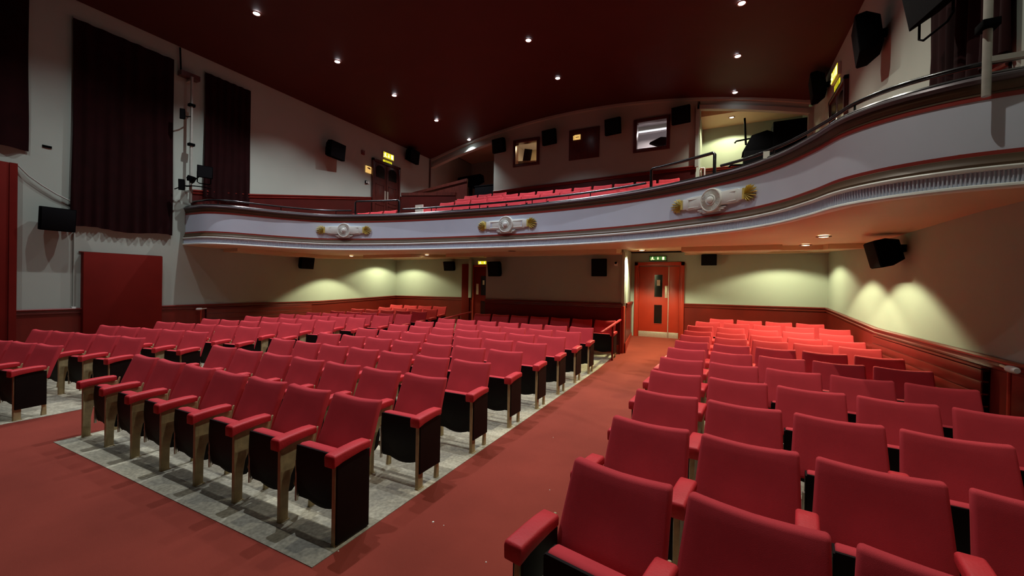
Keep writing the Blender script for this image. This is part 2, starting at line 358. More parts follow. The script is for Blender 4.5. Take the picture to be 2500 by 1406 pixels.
# ---------------------------------------------------------------- speakers
def speaker(loc, rz, tilt, w_, h_, d_, label, name='loudspeaker', wedge=.72, mount='back'):
    """front faces local -Y"""
    e = empty(name, loc, rz)
    R = Matrix.Rotation(tilt, 4, 'X')
    b = MB(); hw, hh = w_/2, h_/2
    pts = [(-hw, -d_, -hh), (hw, -d_, -hh), (hw, -d_, hh), (-hw, -d_, hh), (-hw*.72, 0, -hh*wedge), (hw*.72, 0, -hh*wedge), (hw*.72, 0, hh*wedge), (-hw*.72, 0, hh*wedge),
           (-hw, -d_*.55, -hh), (hw, -d_*.55, -hh), (hw, -d_*.55, hh), (-hw, -d_*.55, hh)]
    pts = [R @ (Vector(p)+Vector((0, -.08, 0))) for p in pts]
    b.add(pts, [(0, 1, 2, 3), (5, 4, 7, 6), (0, 8, 9, 1), (1, 9, 10, 2), (2, 10, 11, 3), (3, 11, 8, 0), (8, 4, 5, 9), (9, 5, 6, 10), (10, 6, 7, 11), (11, 7, 4, 8)])
    b.obj('cabinet', 'black', e, bev=.012)
    g = MB(); g.box(-hw+.015, hw-.015, -d_-.09, -d_-.075, -hh+.015, hh-.015, R); g.obj('grille', 'grille', e, bev=.004)
    MB().box(-.05, .05, -.16, 0, -.05, .05).obj('wall_bracket', 'black', e)
    tag(e, label, 'loudspeaker', 'wall loudspeakers'); return e
R90 = math.radians(90)
speaker((XL, 2.95, 2.74), R90, .12, .46, .42, .22, 'black loudspeaker low on the left wall, left of the large curtain')
speaker((XL, 8.95, 5.80), R90+.12, .10, .62, .50, .30, 'black loudspeaker on the upper left wall left of the balcony door')
speaker((XL, 12.55, 6.66), R90+.15, .10, .62, .50, .30, 'black loudspeaker on the upper left wall right of the balcony exit sign')
speaker((XL, 8.05, 2.245), R90, .15, .42, .36, .22, 'black loudspeaker under the balcony on the left wall')
speaker((-8.47, 12.05, 2.33), 0, .2, .42, .32, .2, 'small black loudspeaker on the rear wall left of the far left doorway')
speaker((-5.2, 9.5, 2.10), -.1, .15, .36, .38, .2, 'black loudspeaker at the left end of the central rear wall')
speaker((-2.5, 9.5, 2.12), .1, .12, .34, .40, .2, 'black loudspeaker at the right end of the central rear wall')
speaker((-.27, 11.95, 2.42), 0, .12, .36, .28, .2, 'small black loudspeaker on the rear wall right of the red exit door')
speaker((XR, 7.45, 2.25), -R90, .25, .46, .38, .28, 'black loudspeaker under the balcony on the right wall')
speaker((XR, 8.35, 5.70), -R90-.15, .12, .62, .60, .30, 'large black loudspeaker on the upper right wall above the balcony')
speaker((XR, 12.25, 6.62), -R90-.1, .12, .66, .56, .28, 'black loudspeaker on the upper right wall near the ceiling corner')
for (x, z, l) in ((-7.64, 7.03, 'black loudspeaker left of the amber projection window'), (-5.56, 7.05, 'black loudspeaker right of the amber projection window'), (-3.27, 7.07, 'black loudspeaker left of the white projection window'), (-1.15, 7.09, 'black loudspeaker right of the white projection window')):
    speaker((x, YB, z), -.15, .12, .54, .52, .28, l)
# ---------------------------------------------------------------- lamps
def downlight(x, y, z, cool, label, group, on=True, r=.065, k_=1, tint=None, ang=None):
    e = empty('downlight', (x, y, z))
    k = 24
    ring = MB(); prof = [(r*.98, .0), (r*1.45, .0), (r*1.45, -.012), (r*1.1, -.016), (r*.98, -.010)]
    vs = [(q*math.cos(j*2*math.pi/k), q*math.sin(j*2*math.pi/k), h) for q, h in prof for j in range(k)]; n = len(prof)
    ring.add(vs, [(i*k+j, i*k+(j+1) % k, ((i+1) % n)*k+(j+1) % k, ((i+1) % n)*k+j) for i in range(n) for j in range(k)])
    ring.obj('trim_ring', 'ring', e)
    MB().lathe([(r, -.002), (r*.9, -.012), (r*.3, -.018)], k).obj('lens', 'lens' if cool else ('lensw' if on else 'lensd'), e)
    if on:
        l = bpy.data.lights.new('spot', 'SPOT'); l.energy = (MAIN_W if cool else LOW_W)*k_; l.color = tint or (MAIN_C if cool else LOW_C)
        l.spot_size = math.radians(ang or (MAIN_A if cool else LOW_A)); l.spot_blend = MAIN_B if cool else LOW_B; l.shadow_soft_size = .03 if cool else .04
        lo = bpy.data.objects.new('spot', l); COL.objects.link(lo); lo.parent = e; lo.location = (0, 0, -.04)
    tag(e, label, 'downlight', group); return e
ORD = ['zeroth', 'first', 'second', 'third', 'fourth', 'fifth', 'sixth', 'seventh', 'eighth', 'ninth', 'tenth', 'eleventh', 'twelfth', 'thirteenth']
for ci, (x, nm, y0, cnt) in enumerate(((-9.03, 'left', 5.4, 5), (-4.45, 'middle', 7.36, 3), (.28, 'right', 7.33, 4))):
    for i in range(cnt):
        downlight(x, y0+2.1*i, vault(x)-.01, True, 'bright cool downlight in the dark red ceiling, %s row, %s from the rear' % (nm, ORD[cnt-i]), 'ceiling downlights', tint=TI[ci])
    for i in range(1, 3):
        downlight(x, y0-2.1*i, vault(x)-.01, True, 'cool downlight in the %s row ahead of the balcony, outside the photo, %s one' % (nm, ORD[i]), 'ceiling downlights', k_=FK[ci], tint=TI[ci])
for x, y, l in ((-10.05, 8.96, 'warm downlight under the balcony nearest the left wall'), (-7.6, 9.5, 'warm downlight under the balcony left of its middle'),
                (-1.62, 9.75, 'warm downlight under the balcony in front of the exit door'), (1.33, 8.8, 'rear one of the two warm downlights under the balcony at right'),
                (1.32, 7.33, 'front one of the two warm downlights under the balcony at right'), (-10.25, 11.1, 'warm downlight under the balcony in the rear left corner'),
                (1.30, 10.95, 'warm downlight under the balcony in the rear right corner')):
    downlight(x, y, sbase(y)-.012, False, l, 'downlights under the balcony', k_=.35 if x == -7.6 else 1.9 if x == -1.62 else .85 if y > 10.5 else 1.15, ang=118 if x in (1.33, 1.32, -10.05) else None)
downlight(-4.24, 8.34, sbase(8.34)-.012, False, 'unlit downlight under the middle of the balcony', 'downlights under the balcony', on=False)
d = downlight(.23, 15.15, 7.245, False, 'warm downlight in the ceiling of the right rear recess', 'recess downlights', k_=1.1)
# ---------------------------------------------------------------- balcony front
CP = [(XL, 5.08), (-10.75, 5.08), (-10.3, 5.12), (-9.95, 5.4), (-9.7, 5.9), (-9.42, 6.45), (-8.9, 7.05), (-8, 7.42), (-6.5, 7.72), (-4.4, 7.82), (-2.9, 7.72), (-1.85, 7.52), (-1.1, 7.27), (-.42, 6.92), (.2, 6.5), (.62, 6.0), (.88, 5.45), (1.04, 5.0), (1.3, 4.70), (1.65, 4.52), (1.98, 4.46), (XR, 4.45)]
def catmull(P, n=12):
    out = []
    for i in range(len(P)-1):
        p0 = P[max(i-1, 0)]; p1 = P[i]; p2 = P[i+1]; p3 = P[min(i+2, len(P)-1)]
        for k in range(n):
            t = k/n
            out.append(tuple(.5*((2*p1[a])+(-p0[a]+p2[a])*t+(2*p0[a]-5*p1[a]+4*p2[a]-p3[a])*t*t+(-p0[a]+3*p1[a]-3*p2[a]+p3[a])*t**3) for a in (0, 1)))
    out.append(P[-1]); return out
def resample(P, step):
    L = [0]
    for a, c in zip(P, P[1:]): L.append(L[-1]+math.dist(a, c))
    n = max(2, round(L[-1]/step)); out = []; j = 0
    for i in range(n+1):
        s = L[-1]*i/n
        while j < len(L)-2 and L[j+1] < s: j += 1
        t = (s-L[j])/max(1e-9, L[j+1]-L[j]); out.append((P[j][0]+(P[j+1][0]-P[j][0])*t, P[j][1]+(P[j+1][1]-P[j][1])*t))
    return out
CUR = catmull(CP)
def frames(P):
    out = []
    for i in range(len(P)):
        a = P[max(i-1, 0)]; c = P[min(i+1, len(P)-1)]; tx, ty = c[0]-a[0], c[1]-a[1]; q = math.hypot(tx, ty)
        out.append((P[i][0], P[i][1], ty/q, -tx/q))   # outward (towards the screen)
    return out
FR = frames(resample(CUR, .08))
def offs(o, step=.08):
    return [(x+nx*o, y+ny*o) for x, y, nx, ny in frames(resample(CUR, step))]
def curve_y(x):
    for a, c in zip(CUR, CUR[1:]):
        if a[0] <= x <= c[0]: return a[1]+(c[1]-a[1])*(x-a[0])/max(1e-9, c[0]-a[0])
    return CUR[-1][1] if x > 0 else CUR[0][1]
def sweep(name, prof, m, parent=None, fr=FR, ang=32):
    b = MB(); k = len(prof)
    vs = [(x+nx*o, y+ny*o, z) for x, y, nx, ny in fr for o, z in prof]
    fs = [(i*k+j, i*k+(j+1) % k, (i+1)*k+(j+1) % k, (i+1)*k+j) for i in range(len(fr)-1) for j in range(k)]
    fs += [tuple(range(k)), tuple(len(vs)-k+j for j in range(k))]
    b.add(vs, fs); return b.obj(name, m, parent, ang=ang)
bf = sweep('wall_balcony', [(0, 2.72), (0, 3.15), (-.12, 3.15), (-.12, 2.72)], 'fascia'); bf['kind'] = 'structure'
sweep('parapet_back', [(-.02, 3.32), (-.121, 3.32), (-.121, 2.47), (-.10, 2.47), (-.09, 3.1)], 'dado', bf)
sweep('parapet_cap', [(.012, 3.339), (.0, 3.355), (-.17, 3.355), (-.18, 3.325), (.008, 3.325)], 'rail', bf)
sweep('roll_moulding', [(.0, 3.329), (.022, 3.327), (.04, 3.315), (.046, 3.297), (.038, 3.276), (.022, 3.267), (0, 3.262), (-.1, 3.262), (-.1, 3.329)], 'roll', bf)
sweep('upper_cove', [(.024, 3.267), (.027, 3.257), (.020, 3.230), (.006, 3.206), (.0, 3.197), (.009, 3.195), (.009, 3.181), (-.1, 3.181), (-.1, 3.267)], 'brown', bf)
sweep('red_line', [(.006, 3.182), (.006, 3.146), (-.05, 3.146), (-.05, 3.182)], 'redline', bf)
sweep('lower_cove', [(0, 2.735), (.006, 2.735), (.009, 2.715), (.018, 2.71), (.021, 2.68), (.032, 2.655), (.042, 2.645), (.042, 2.62), (-.05, 2.62), (-.05, 2.735)], 'brown', bf)
sweep('dark_fillet', [(0.002, 2.745), (.011, 2.745), (.011, 2.712), (.0, 2.712)], 'redline', bf)
sweep('upper_lip', [(-.05, 2.622), (.050, 2.622), (.056, 2.61), (.053, 2.595), (.036, 2.588), (-.05, 2.588)], 'relief', bf)
sweep('lower_lip', [(-.05, 2.487), (.040, 2.487), (.056, 2.478), (.060, 2.462), (.05, 2.45), (-.05, 2.45)], 'relief', bf)
# fluted band
FF = frames(resample(CUR, .006)); b = MB()
vs = []
for i, (x, y, nx, ny) in enumerate(FF):
    o = .022+.014*[0, 1, 1, 0][i % 4]
    vs += [(x+nx*o, y+ny*o, 2.590), (x+nx*o, y+ny*o, 2.485)]
n = len(FF); b.add(vs, [(2*i, 2*i+1, 2*i+3, 2*i+2) for i in range(n-1)]); b.obj('fluted_band', 'fascia', bf, smooth=False)
sweep('fluted_backing', [(.016, 2.60), (.016, 2.475), (-.12, 2.475), (-.12, 2.60)], 'fascia', bf)
# soffit
ins = []
def clipY(x, o=-.02): return max(curve_y(x), 4.3)-o
b = MB(); NXs = 70; rows_ = []
for i in range(NXs+1):
    x = XL+(XR-XL)*i/NXs
    y0 = curve_y(x)+.0
    yy = [y0, y0+.12, y0+.55]+[y0+.55+(12.2-y0-.55)*k/10 for k in range(1, 11)]
    zz = [2.452, 2.442, 2.43]+[sbase(v) for v in yy[3:]]
    rows_.append([(x, v, q) for v, q in zip(yy, zz)])
k = len(rows_[0]); vs = [p for r in rows_ for p in r]+[(p[0], p[1], 2.75) for r in rows_ for p in r]; A = (NXs+1)*k
fs = []
for i in range(NXs):
    for j in range(k-1):
        q = i*k+j; fs += [(q, q+1, q+k+1, q+k), (A+q, A+q+k, A+q+k+1, A+q+1)]
    fs += [(i*k, i*k+k, A+i*k+k, A+i*k), (i*k+k-1, A+i*k+k-1, A+i*k+2*k-1, i*k+2*k-1)]
for j in range(k-1):
    for i in (0, NXs):
        q = i*k+j; fs.append((q, A+q, A+q+1, q+1))
b.add(vs, fs); st('ceiling', b, 'soff', ang=20)
# dropped blocks between the lamp coffers
def block(x0, x1, y0, y1, name='trim_6'):
    b = MB(); n = 8
    for i in range(n):
        a, c = y0+(y1-y0)*i/n, y0+(y1-y0)*(i+1)/n
        vs = [(x, y, soff(y)) for y in (a, c) for x in (x0, x1)]+[(x, y, 2.72) for y in (a, c) for x in (x0, x1)]
        b.add(vs, [(0, 2, 3, 1), (4, 5, 7, 6), (0, 1, 5, 4), (2, 6, 7, 3), (0, 4, 6, 2), (1, 3, 7, 5)])
    return st(name, b, 'soff', smooth=False)
block(-.7, .98, 8.75, 11.95); block(1.68, XR, 8.95, 11.95); block(.98, 1.68, 9.4, 10.3); block(-5.7, -2.02, 8.95, 9.6)
block(-9.6, -7.75, 9.0, 12.05); block(-7.0, -5.7, 9.6, 12.05); block(XL, -10.5, 5.9, 12.05)
for (x0, x1, y) in ((-5.6, -2.0, 9.36), (-.86, XR, 11.80), (XL, -7.7, 11.9)):
    b = MB(); b.box(x0, x1, y, y+.13, soff(y)-.02, soff(y)+.03); st('trim_7', b, 'soff', bev=.005)
# balcony floor (stepped)
b = MB(); steps = [8.45+.8*i for i in range(8)]
NXb = 50
for i in range(NXb):
    x0 = XL+(XR-XL)*i/NXb; x1 = XL+(XR-XL)*(i+1)/NXb
    ya = max(curve_y(x0), curve_y(x1))+.12
    b.box(x0, x1, ya, 8.45 if ya < 8.3 else 8.46, 2.76, 2.91)
for k_ in range(8):
    y0 = 8.45+.8*k_; y1 = min(y0+.8, 14.1); z = 2.91+.27*k_
    if y0 < 14.1: b.box(XL, XR, y0, y1, 2.76, z)
b.box(XL, XR, 14.1, 17.2, 4.2, 4.6)
st('floor', b, 'carpet', smooth=False)
# balcony dado
def updado(a, c, za, zc, nx, ny, dz=.95): return panel_run(a, c, za, zc, nx, ny, extra=(za-dz, zc-dz), name='trim_8', m='dadoup')
updado((XL, 5.2), (XL, 6.47), 3.76, 3.92, 1, 0, 1.0); updado((XL, 6.47), (XL, 10.70), 3.92, 4.68, 1, 0, 1.3); updado((XL, 12.2), (XL, 14.1), 5.0, 5.34, 1, 0, 1.2)
updado((-8.03, YB), (-.76, YB), 5.34, 5.50, 0, -1, 1.0)
updado((XR, 5.2), (XR, 10.7), 3.76, 4.68, -1, 0, 1.3); updado((XR, 12.2), (XR, 14.1), 5.0, 5.34, -1, 0, 1.2)
updado((-.66, 15.95), (XR, 15.95), 5.86, 5.86, 0, -1, 1.3)
# ---------------------------------------------------------------- balcony rail
RP = offs(-.10, .1)
def rail_thing():
    e = empty('balcony_handrail', (-4.4, 7.92, 3.32))
    O = Vector((-4.4, 7.92, 3.32))
    spans = [(-11.05, -8.30), (-8.30, -6.98), (-6.98, -1.14), (-1.14, -.05), (-.05, 2.2)]
    for si, (a, c) in enumerate(spans):
        pts = [p for p in RP if a-.001 <= p[0] <= c+.001]
        z = 3.69 if si in (1, 3) else 3.465
        P = [Vector((x, y, z))-O for x, y in pts]
        if si in (1, 3):
            P = [Vector((P[0].x, P[0].y, 3.32-O.z)), Vector((P[0].x, P[0].y, z-.03-O.z)), P[0]+(P[1]-P[0])*.3]+P[1:-1]+[P[-1]+(P[-2]-P[-1])*.3, Vector((P[-1].x, P[-1].y, z-.03-O.z)), Vector((P[-1].x, P[-1].y, 3.32-O.z))]
        MB().tube(P, .025 if si in (1, 3) else .021, 10).obj('raised_rail' if si in (1, 3) else 'top_rail', 'rail', e, ang=60)
        if si not in (1, 3):
            acc = 0.5
            for p, q in zip(pts, pts[1:]):
                acc += math.dist(p, q)
                if acc > 1.25:
                    acc = 0; v = Vector((q[0], q[1], 3.325))-O
                    MB().tube([v, v+Vector((0, 0, .12))], .010, 8).obj('post', 'rail', e)
                    MB().lathe([(.03, 0), (.03, .012), (.012, .016)], 12, Matrix.Translation(v)).obj('post_base', 'steel', e)
    tag(e, 'black tubular handrail running along the whole curved balcony front, raised twice', 'handrail')
rail_thing()
# ---------------------------------------------------------------- medallions
def near(x):
    best = min(range(1, len(FR)-1), key=lambda i: abs(FR[i][0]-x)); return FR[best]
def bend(e, xc, k):
    ln = [0]; Pq = resample(CUR, .02); Fq = frames(Pq)
    for a, c in zip(Pq, Pq[1:]): ln.append(ln[-1]+math.dist(a, c))
    i0 = min(range(len(Pq)), key=lambda i: abs(Pq[i][0]-xc)); s0 = ln[i0]; stp = ln[-1]/(len(Pq)-1)
    def walk(o):
        for ch in o.children:
            if ch.type == 'MESH':
                for v in ch.data.vertices:
                    q = (s0+v.co.x*k)/stp; i = int(q); t = q-i
                    fx, fy, nx, ny = [Fq[i][j]*(1-t)+Fq[i+1][j]*t for j in range(4)]
                    d = -v.co.y+.012
                    v.co = Vector((fx+nx*d-e.location.x, fy+ny*d-e.location.y, v.co.z*k))
            walk(ch)
    e.rotation_euler = (0, 0, 0); walk(e)
def medallion(x, label, k=1.0):
    px, py, nx, ny = near(x)
    rz = math.atan2(nx, -ny)            # local -Y -> outward
    e = empty('relief_ornament', (px+nx*.012, py+ny*.012, 2.95), rz)
    Rm = Matrix.Rotation(R90, 4, 'X')
    b = MB(); b.prism([(-.50, -.075), (-.44, -.075), (-.42, -.095), (.42, -.095), (.44, -.075), (.50, -.075), (.50, .085), (.44, .085), (.42, .10), (-.42, .10), (-.44, .085), (-.50, .085)], 'y', -.022, .03)
    b.obj('back_plate', 'relief', e, bev=.006)
    b = MB()
    for s in (-1, 1):
        x0, x1 = sorted((s*.15, s*.40))
        for (a, c, d_, f) in ((x0, x1, .058, .070), (x0, x1, -.070, -.058), (x0, x0+.012, -.058, .058), (x1-.012, x1, -.058, .058)): b.box(a, c, -.034, -.018, d_, f)
    b.obj('panel_mouldings', 'relief', e, bev=.003)
    b = MB(); b.box(-.395, -.16, -.0245, -.018, -.06, .06); b.box(.16, .395, -.0245, -.018, -.06, .06); b.obj('inset_panels', 'fascia', e)
    disc = MB().lathe([(.175, -.02), (.178, .045), (.170, .058), (.160, .060), (.150, .050), (.085, .050), (.08, .062), (.072, .066), (.062, .062), (.058, .052)], 64, Rm).obj('ribbed_disc', 'relief', e)
    rb = MB(); nr = 44
    for j in range(nr):
        a = 2*math.pi*j/nr; m = Matrix.Rotation(a, 4, 'Y')
        rb.add([m @ Vector(p) for p in [(.088, -.050, -.0035), (.148, -.050, -.006), (.148, -.050, .006), (.088, -.050, .0035), (.088, -.060, 0), (.148, -.060, 0)]], [(0, 1, 5, 4), (1, 2, 5), (2, 3, 4, 5), (3, 0, 4), (0, 3, 2, 1)])
    rb.obj('ribs', 'relief', disc, smooth=False)
    MB().lathe([(.05, .04), (.056, .062), (.05, .078), (.03, .088), (.01, .091)], 32, Rm).obj('boss', 'relief', disc)
    b = MB()
    for (hx, z0) in ((.23, -.128), (.20, -.150), (.15, -.172)): b.box(-hx, hx, -.03, .01, z0-.009, z0+.009)
    b.obj('scroll_bars', 'relief', e, bev=.006)
    for s in (-1, 1):
        b = MB(); b.box(min(s*.50, s*.53), max(s*.50, s*.53), -.03, .01, -.07, .08)
        for j in range(9):
            a = math.radians(-64+16*j); L = .215-.085*(abs(j-4)/4)**1.4
            m = Matrix.Translation((s*.52, 0, 0)) @ Matrix.Rotation(-a*s, 4, 'Y')
            L *= s
            b.add([m @ Vector(p) for p in [(0, .0, -.004), (L*.82, .0, -.0125), (L, .0, 0), (L*.82, .0, .0125), (0, .0, .004), (0, -.026, 0), (L*.82, -.034, 0)]],
                  [(0, 1, 6, 5), (1, 2, 6), (2, 3, 6), (3, 4, 5, 6), (4, 0, 5), (0, 4, 3, 2, 1)])
        b.obj('gilt_palmette', 'gold', e, smooth=False)
    bend(e, x, k)
    tag(e, label, 'ornament', 'relief ornaments on the balcony front')
medallion(-8.42, 'cream disc and plate relief with gilt palmettes, leftmost on the balcony front')
medallion(-4.12, 'cream disc and plate relief with gilt palmettes at the middle of the balcony front')
medallion(-.12, 'cream disc and plate relief with gilt palmettes, rightmost and largest in view on balcony', .98)
# ---------------------------------------------------------------- booth windows
def window(name, r, m, label, hood=True):
    x0, x1, z0, z1 = r
    e = empty(name, ((x0+x1)/2, YB, z0)); e['kind'] = 'structure'
    hx = (x1-x0)/2; h = z1-z0; b = MB(); t = .10
    b.box(-hx-t, -hx+.01, -.05, .2, -t, h+t); b.box(hx-.01, hx+t, -.05, .2, -t, h+t); b.box(-hx, hx, -.05, .2, -t, .01); b.box(-hx, hx, -.05, .2, h-.01, h+t)
    b.obj('window_frame', 'mahog', e, bev=.006)
    MB().box(-hx, hx, .09, .096, 0, h).obj('pane', 'glass', e)
    return e
window('window_1', W1, 'mahog', ''); window('window_2', W3, 'mahog', '')
def arealight(name, loc, size, energy, color, parent, rot=(0, 0, 0)):
    l = bpy.data.lights.new(name, 'AREA'); l.energy = energy; l.color = color; l.shape = 'RECTANGLE'; l.size = size[0]; l.size_y = size[1]
    o = bpy.data.objects.new(name, l); COL.objects.link(o); o.location = loc; o.rotation_euler = rot; o.parent = parent; return o
e = empty('strip_light', (-2.2, 15.95, 7.55)); MB().box(-.7, .7, -.06, .06, -.03, .1).obj('batten', 'white', e, bev=.006); MB().tube([(-.65, 0, -.06), (.65, 0, -.06)], .03, 12).obj('tube', 'tube', e)
arealight('glow', (0, 0, -.12), (1.3, .2), 42, (1, .88, .86), e); tag(e, 'white strip light on the ceiling behind the right projection window', 'strip light')
e = empty('bulkhead_lamp', (-6.0, 15.2, 7.64)); MB().lathe([(.12, 0), (.14, -.03), (.1, -.07), (.03, -.085)], 24).obj('diffuser', 'lensw', e)
arealight('glow', (0, 0, -.12), (.3, .3), 80, (1, .72, .38), e); tag(e, 'warm lamp inside the booth behind the left projection window', 'lamp')
st('wall_booth', MB().box(-7.89, -4.51, 16.6, 16.69, 5.1, 8.0), 'boothwarm', smooth=False)
e = empty('monitor', (-7.12, 15.0, 6.2), .25); MB().box(-.16, .16, -.02, .02, .42, .95, Matrix.Rotation(.15, 4, 'Y')).obj('screen', 'black', e, bev=.01); MB().box(-.04, .04, -.02, .02, 0, .45).obj('stand', 'black', e); MB().box(-.3, .85, -.2, .2, -1.1, .42).obj('desk_case', 'mahog', e, bev=.02)
tag(e, 'dark upright monitor on a desk behind the left projection window', 'monitor')
e = empty('film_projector', (-1.95, 15.4, 5.5), .3)
MB().prism([(-.42, 1.30), (-.05, 1.48), (.25, 1.46), (.36, 1.30), (.15, 1.22), (-.1, 1.18)], 'y', -.12, .12).obj('lamp_house', 'black', e, bev=.02); MB().tube([(0.05, 0, 0), (.05, 0, 1.25)], .06, 12).obj('stand', 'black', e); MB().box(.28, .36, -.05, .05, 1.5, 2.0).obj('reel_arm', 'black', e)
tag(e, 'dark projector head on a stand behind the right projection window', 'projector')
# dark shutter panel between the windows
e = empty('booth_panel', (-4.385, YB, 6.16)); MB().box(-.55, .55, -.04, 0, 0, 1.07).obj('panel', 'mahog', e, bev=.006)
tag(e, 'dark brown square panel on the booth wall between the two projection windows', 'panel')
e = empty('lit_notice', (-4.62, YB-.05, 6.86)); MB().box(-.11, .11, -.02, .0, 0, .17).obj('face', 'plaque', e, bev=.004); MB().box(-.15, -.125, -.02, 0, .0, .15).obj('edge_bar', 'plaque', e)
MB().box(-.06, .06, -.023, -.02, .07, .09).obj('line_mark', 'mahog', e)
tag(e, 'small glowing amber notice on the dark booth panel', 'sign')
# recess equipment
def silh(name, loc, parts, label, cat, rz=0):
    e = empty(name, loc, rz)
    for nm, f in parts: f().obj(nm, 'black', e, bev=.015)
    tag(e, label, cat)
silh('lighting_desk', (1.32, 14.75, 4.6), [
    ('cabinet', lambda: MB().box(-.75, .85, -.4, .4, 0, 1.25)), ('sloped_top', lambda: MB().prism([(-.8, 1.25), (-.55, 1.75), (-.15, 1.85), (.15, 1.7), (.15, 1.25)], 'y', -.3, .3)),
    ('upper_unit', lambda: MB().box(.0, .85, -.35, .35, 1.25, 2.05)), ('mast', lambda: MB().box(-.62, -.56, -.03, .03, 1.6, 2.45, Matrix.Rotation(-.06, 4, 'Y'))),
    ('upper_arm', lambda: MB().tube([(-.55, 0, 1.75), (-.95, 0, 1.72), (-1.0, 0, 1.66)], .028)), ('lower_arm', lambda: MB().tube([(-.7, 0, .95), (-1.1, 0, .98), (-1.14, 0, .92)], .03))],
    'black machine with arms standing in the lit right rear recess', 'equipment')
silh('folded_stand', (-9.8, 15.2, 4.6), [
    ('head', lambda: MB().prism([(-.65, 1.35), (-.6, 1.75), (.55, 1.8), (.6, 1.5), (.25, 1.35), (.2, 1.2), (.1, 1.35), (-.3, 1.35), (-.4, 1.2)], 'y', -.15, .15)), ('mast', lambda: MB().box(-.06, .06, -.05, .05, 0, 1.4))],
    'dark wide head on a mast standing in the unlit left rear recess', 'equipment')
silh('storage_trunk', (-8.8, 15.0, 4.6), [('body', lambda: MB().box(-.5, .6, -.3, .3, 0, 1.15)), ('lid', lambda: MB().box(-.52, .62, -.32, .32, 1.15, 1.2))], 'black trunk beside the dark stand in the left rear recess', 'trunk')
# partitions at the rear left of the balcony
def partition(x0, x1, y, z0, za, zb, label, pm='dadoup'):
    e = empty('balcony_partition', ((x0+x1)/2, y, z0)); h = (x1-x0)/2
    MB().prism([(-h, 0), (h, 0), (h, zb-z0-.1), (-h, za-z0-.1)], 'y', 0, .05).obj('panel', pm, e)
    MB().prism([(-h, za-z0-.1), (h, zb-z0-.1), (h, zb-z0), (-h, za-z0)], 'y', -.02, .07).obj('capping', 'mahog', e)
    tag(e, label, 'partition', 'wooden balcony partitions')
partition(-9.95, -7.68, 11.0, 3.7, 4.80, 4.62, 'red panelled partition with dark capping in front at the left rear of balcony')
partition(-10.9, -8.1, 12.3, 4.2, 5.1, 5.42, 'dark sloping partition behind the red one at the left rear of balcony', 'mahog')
# ---------------------------------------------------------------- doors and signs
def door_main():
    x0, x1, z0, z1 = -2.16, -.86, .27, 2.36; yw = 11.95
    e = empty('door_1', ((x0+x1)/2, yw, z0)); e['kind'] = 'structure'; hx = (x1-x0)/2; h = z1-z0
    b = MB(); b.box(-hx, -hx+.09, -.07, 0, 0, h); b.box(hx-.09, hx, -.07, 0, 0, h); b.box(-hx, hx, -.07, 0, h-.1, h)
    b.box(-hx+.09, -hx+.12, -.055, 0, 0, h-.1); b.box(hx-.12, hx-.09, -.055, 0, 0, h-.1); b.obj('door_frame', 'doorred', e, bev=.005)
    L = MB().box(-hx+.125, .245, -.035, 0, .01, h-.12).obj('door_leaf', 'doorred', e, bev=.003)
    Rr = MB().box(.265, hx-.125, -.035, 0, .01, h-.12).obj('door_leaf', 'doorred', e, bev=.003)
    for (a, c) in ((.89, 1.73-.0), (.0, .0)):
        if c: pass
    for (za, zb) in ((1.13, 1.74), (.40, .91)):
        f = MB(); f.box(-.13, .115, -.045, -.03, za-.02, za); f.box(-.13, .115, -.045, -.03, zb, zb+.02); f.box(-.13, -.11, -.045, -.03, za, zb); f.box(.095, .115, -.045, -.03, za, zb)
        f.obj('vision_frame', 'doorred', L); MB().box(-.11, .095, -.040, -.034, za, zb).obj('vision_panel', 'glass_black', L)
    MB().box(-.05, .035, -.043, -.04, 1.44, 1.60).obj('sign_reflection', 'paper', L)  # pale patch laid on the glass to paint in a sign's reflection
    MB().box(.16, .235, -.042, -.034, 1.11, 1.44).obj('push_plate', 'alu', L, bev=.002)
    MB().box(-hx+.13, .24, -.042, -.034, .015, .17).obj('kick_plate', 'alu', L, bev=.002)
    MB().box(.27, hx-.13, -.042, -.034, .015, .17).obj('kick_plate', 'alu', Rr, bev=.002)
    MB().box(.246, .262, -.05, -.01, .01, h-.13).obj('astragal', 'alu', e)
door_main()
def door_left():
    e = empty('door_2', (-7.0, 12.05, .2)); e['kind'] = 'structure'
    b = MB(); b.box(-.62, -.56, -.06, 0, 0, 2.12); b.box(.56, .62, -.06, 0, 0, 2.12); b.box(-.62, .62, -.06, 0, 2.06, 2.12); b.obj('door_frame', 'doorred', e, bev=.005)
    L = MB().box(-.56, .56, -.03, 0, 0, 2.06).obj('door_leaf', 'redpanel', e, bev=.003)
    for za, zb in ((1.1, 1.75), (.35, .9)): MB().box(-.28, .0, -.038, -.03, za, zb).obj('vision_panel', 'glass_black', L)
    MB().box(-.205, -.14, -.042, -.038, 1.45, 1.6).obj('sign_reflection', 'paper', L)  # painted sign reflection on this door's glass too
    MB().box(-.46, -.37, -.04, -.03, 1.12, 1.48).obj('push_plate', 'alu', L)
    st('trim_9', MB().box(-8.02, -7.71, 11.95, 12.05, .2, 2.36), 'redpanel', bev=.005)
    st('trim_10', MB().box(-7.71, -7.6, 11.9, 12.05, 1.2, 2.5), 'wall', bev=.005)
door_left()
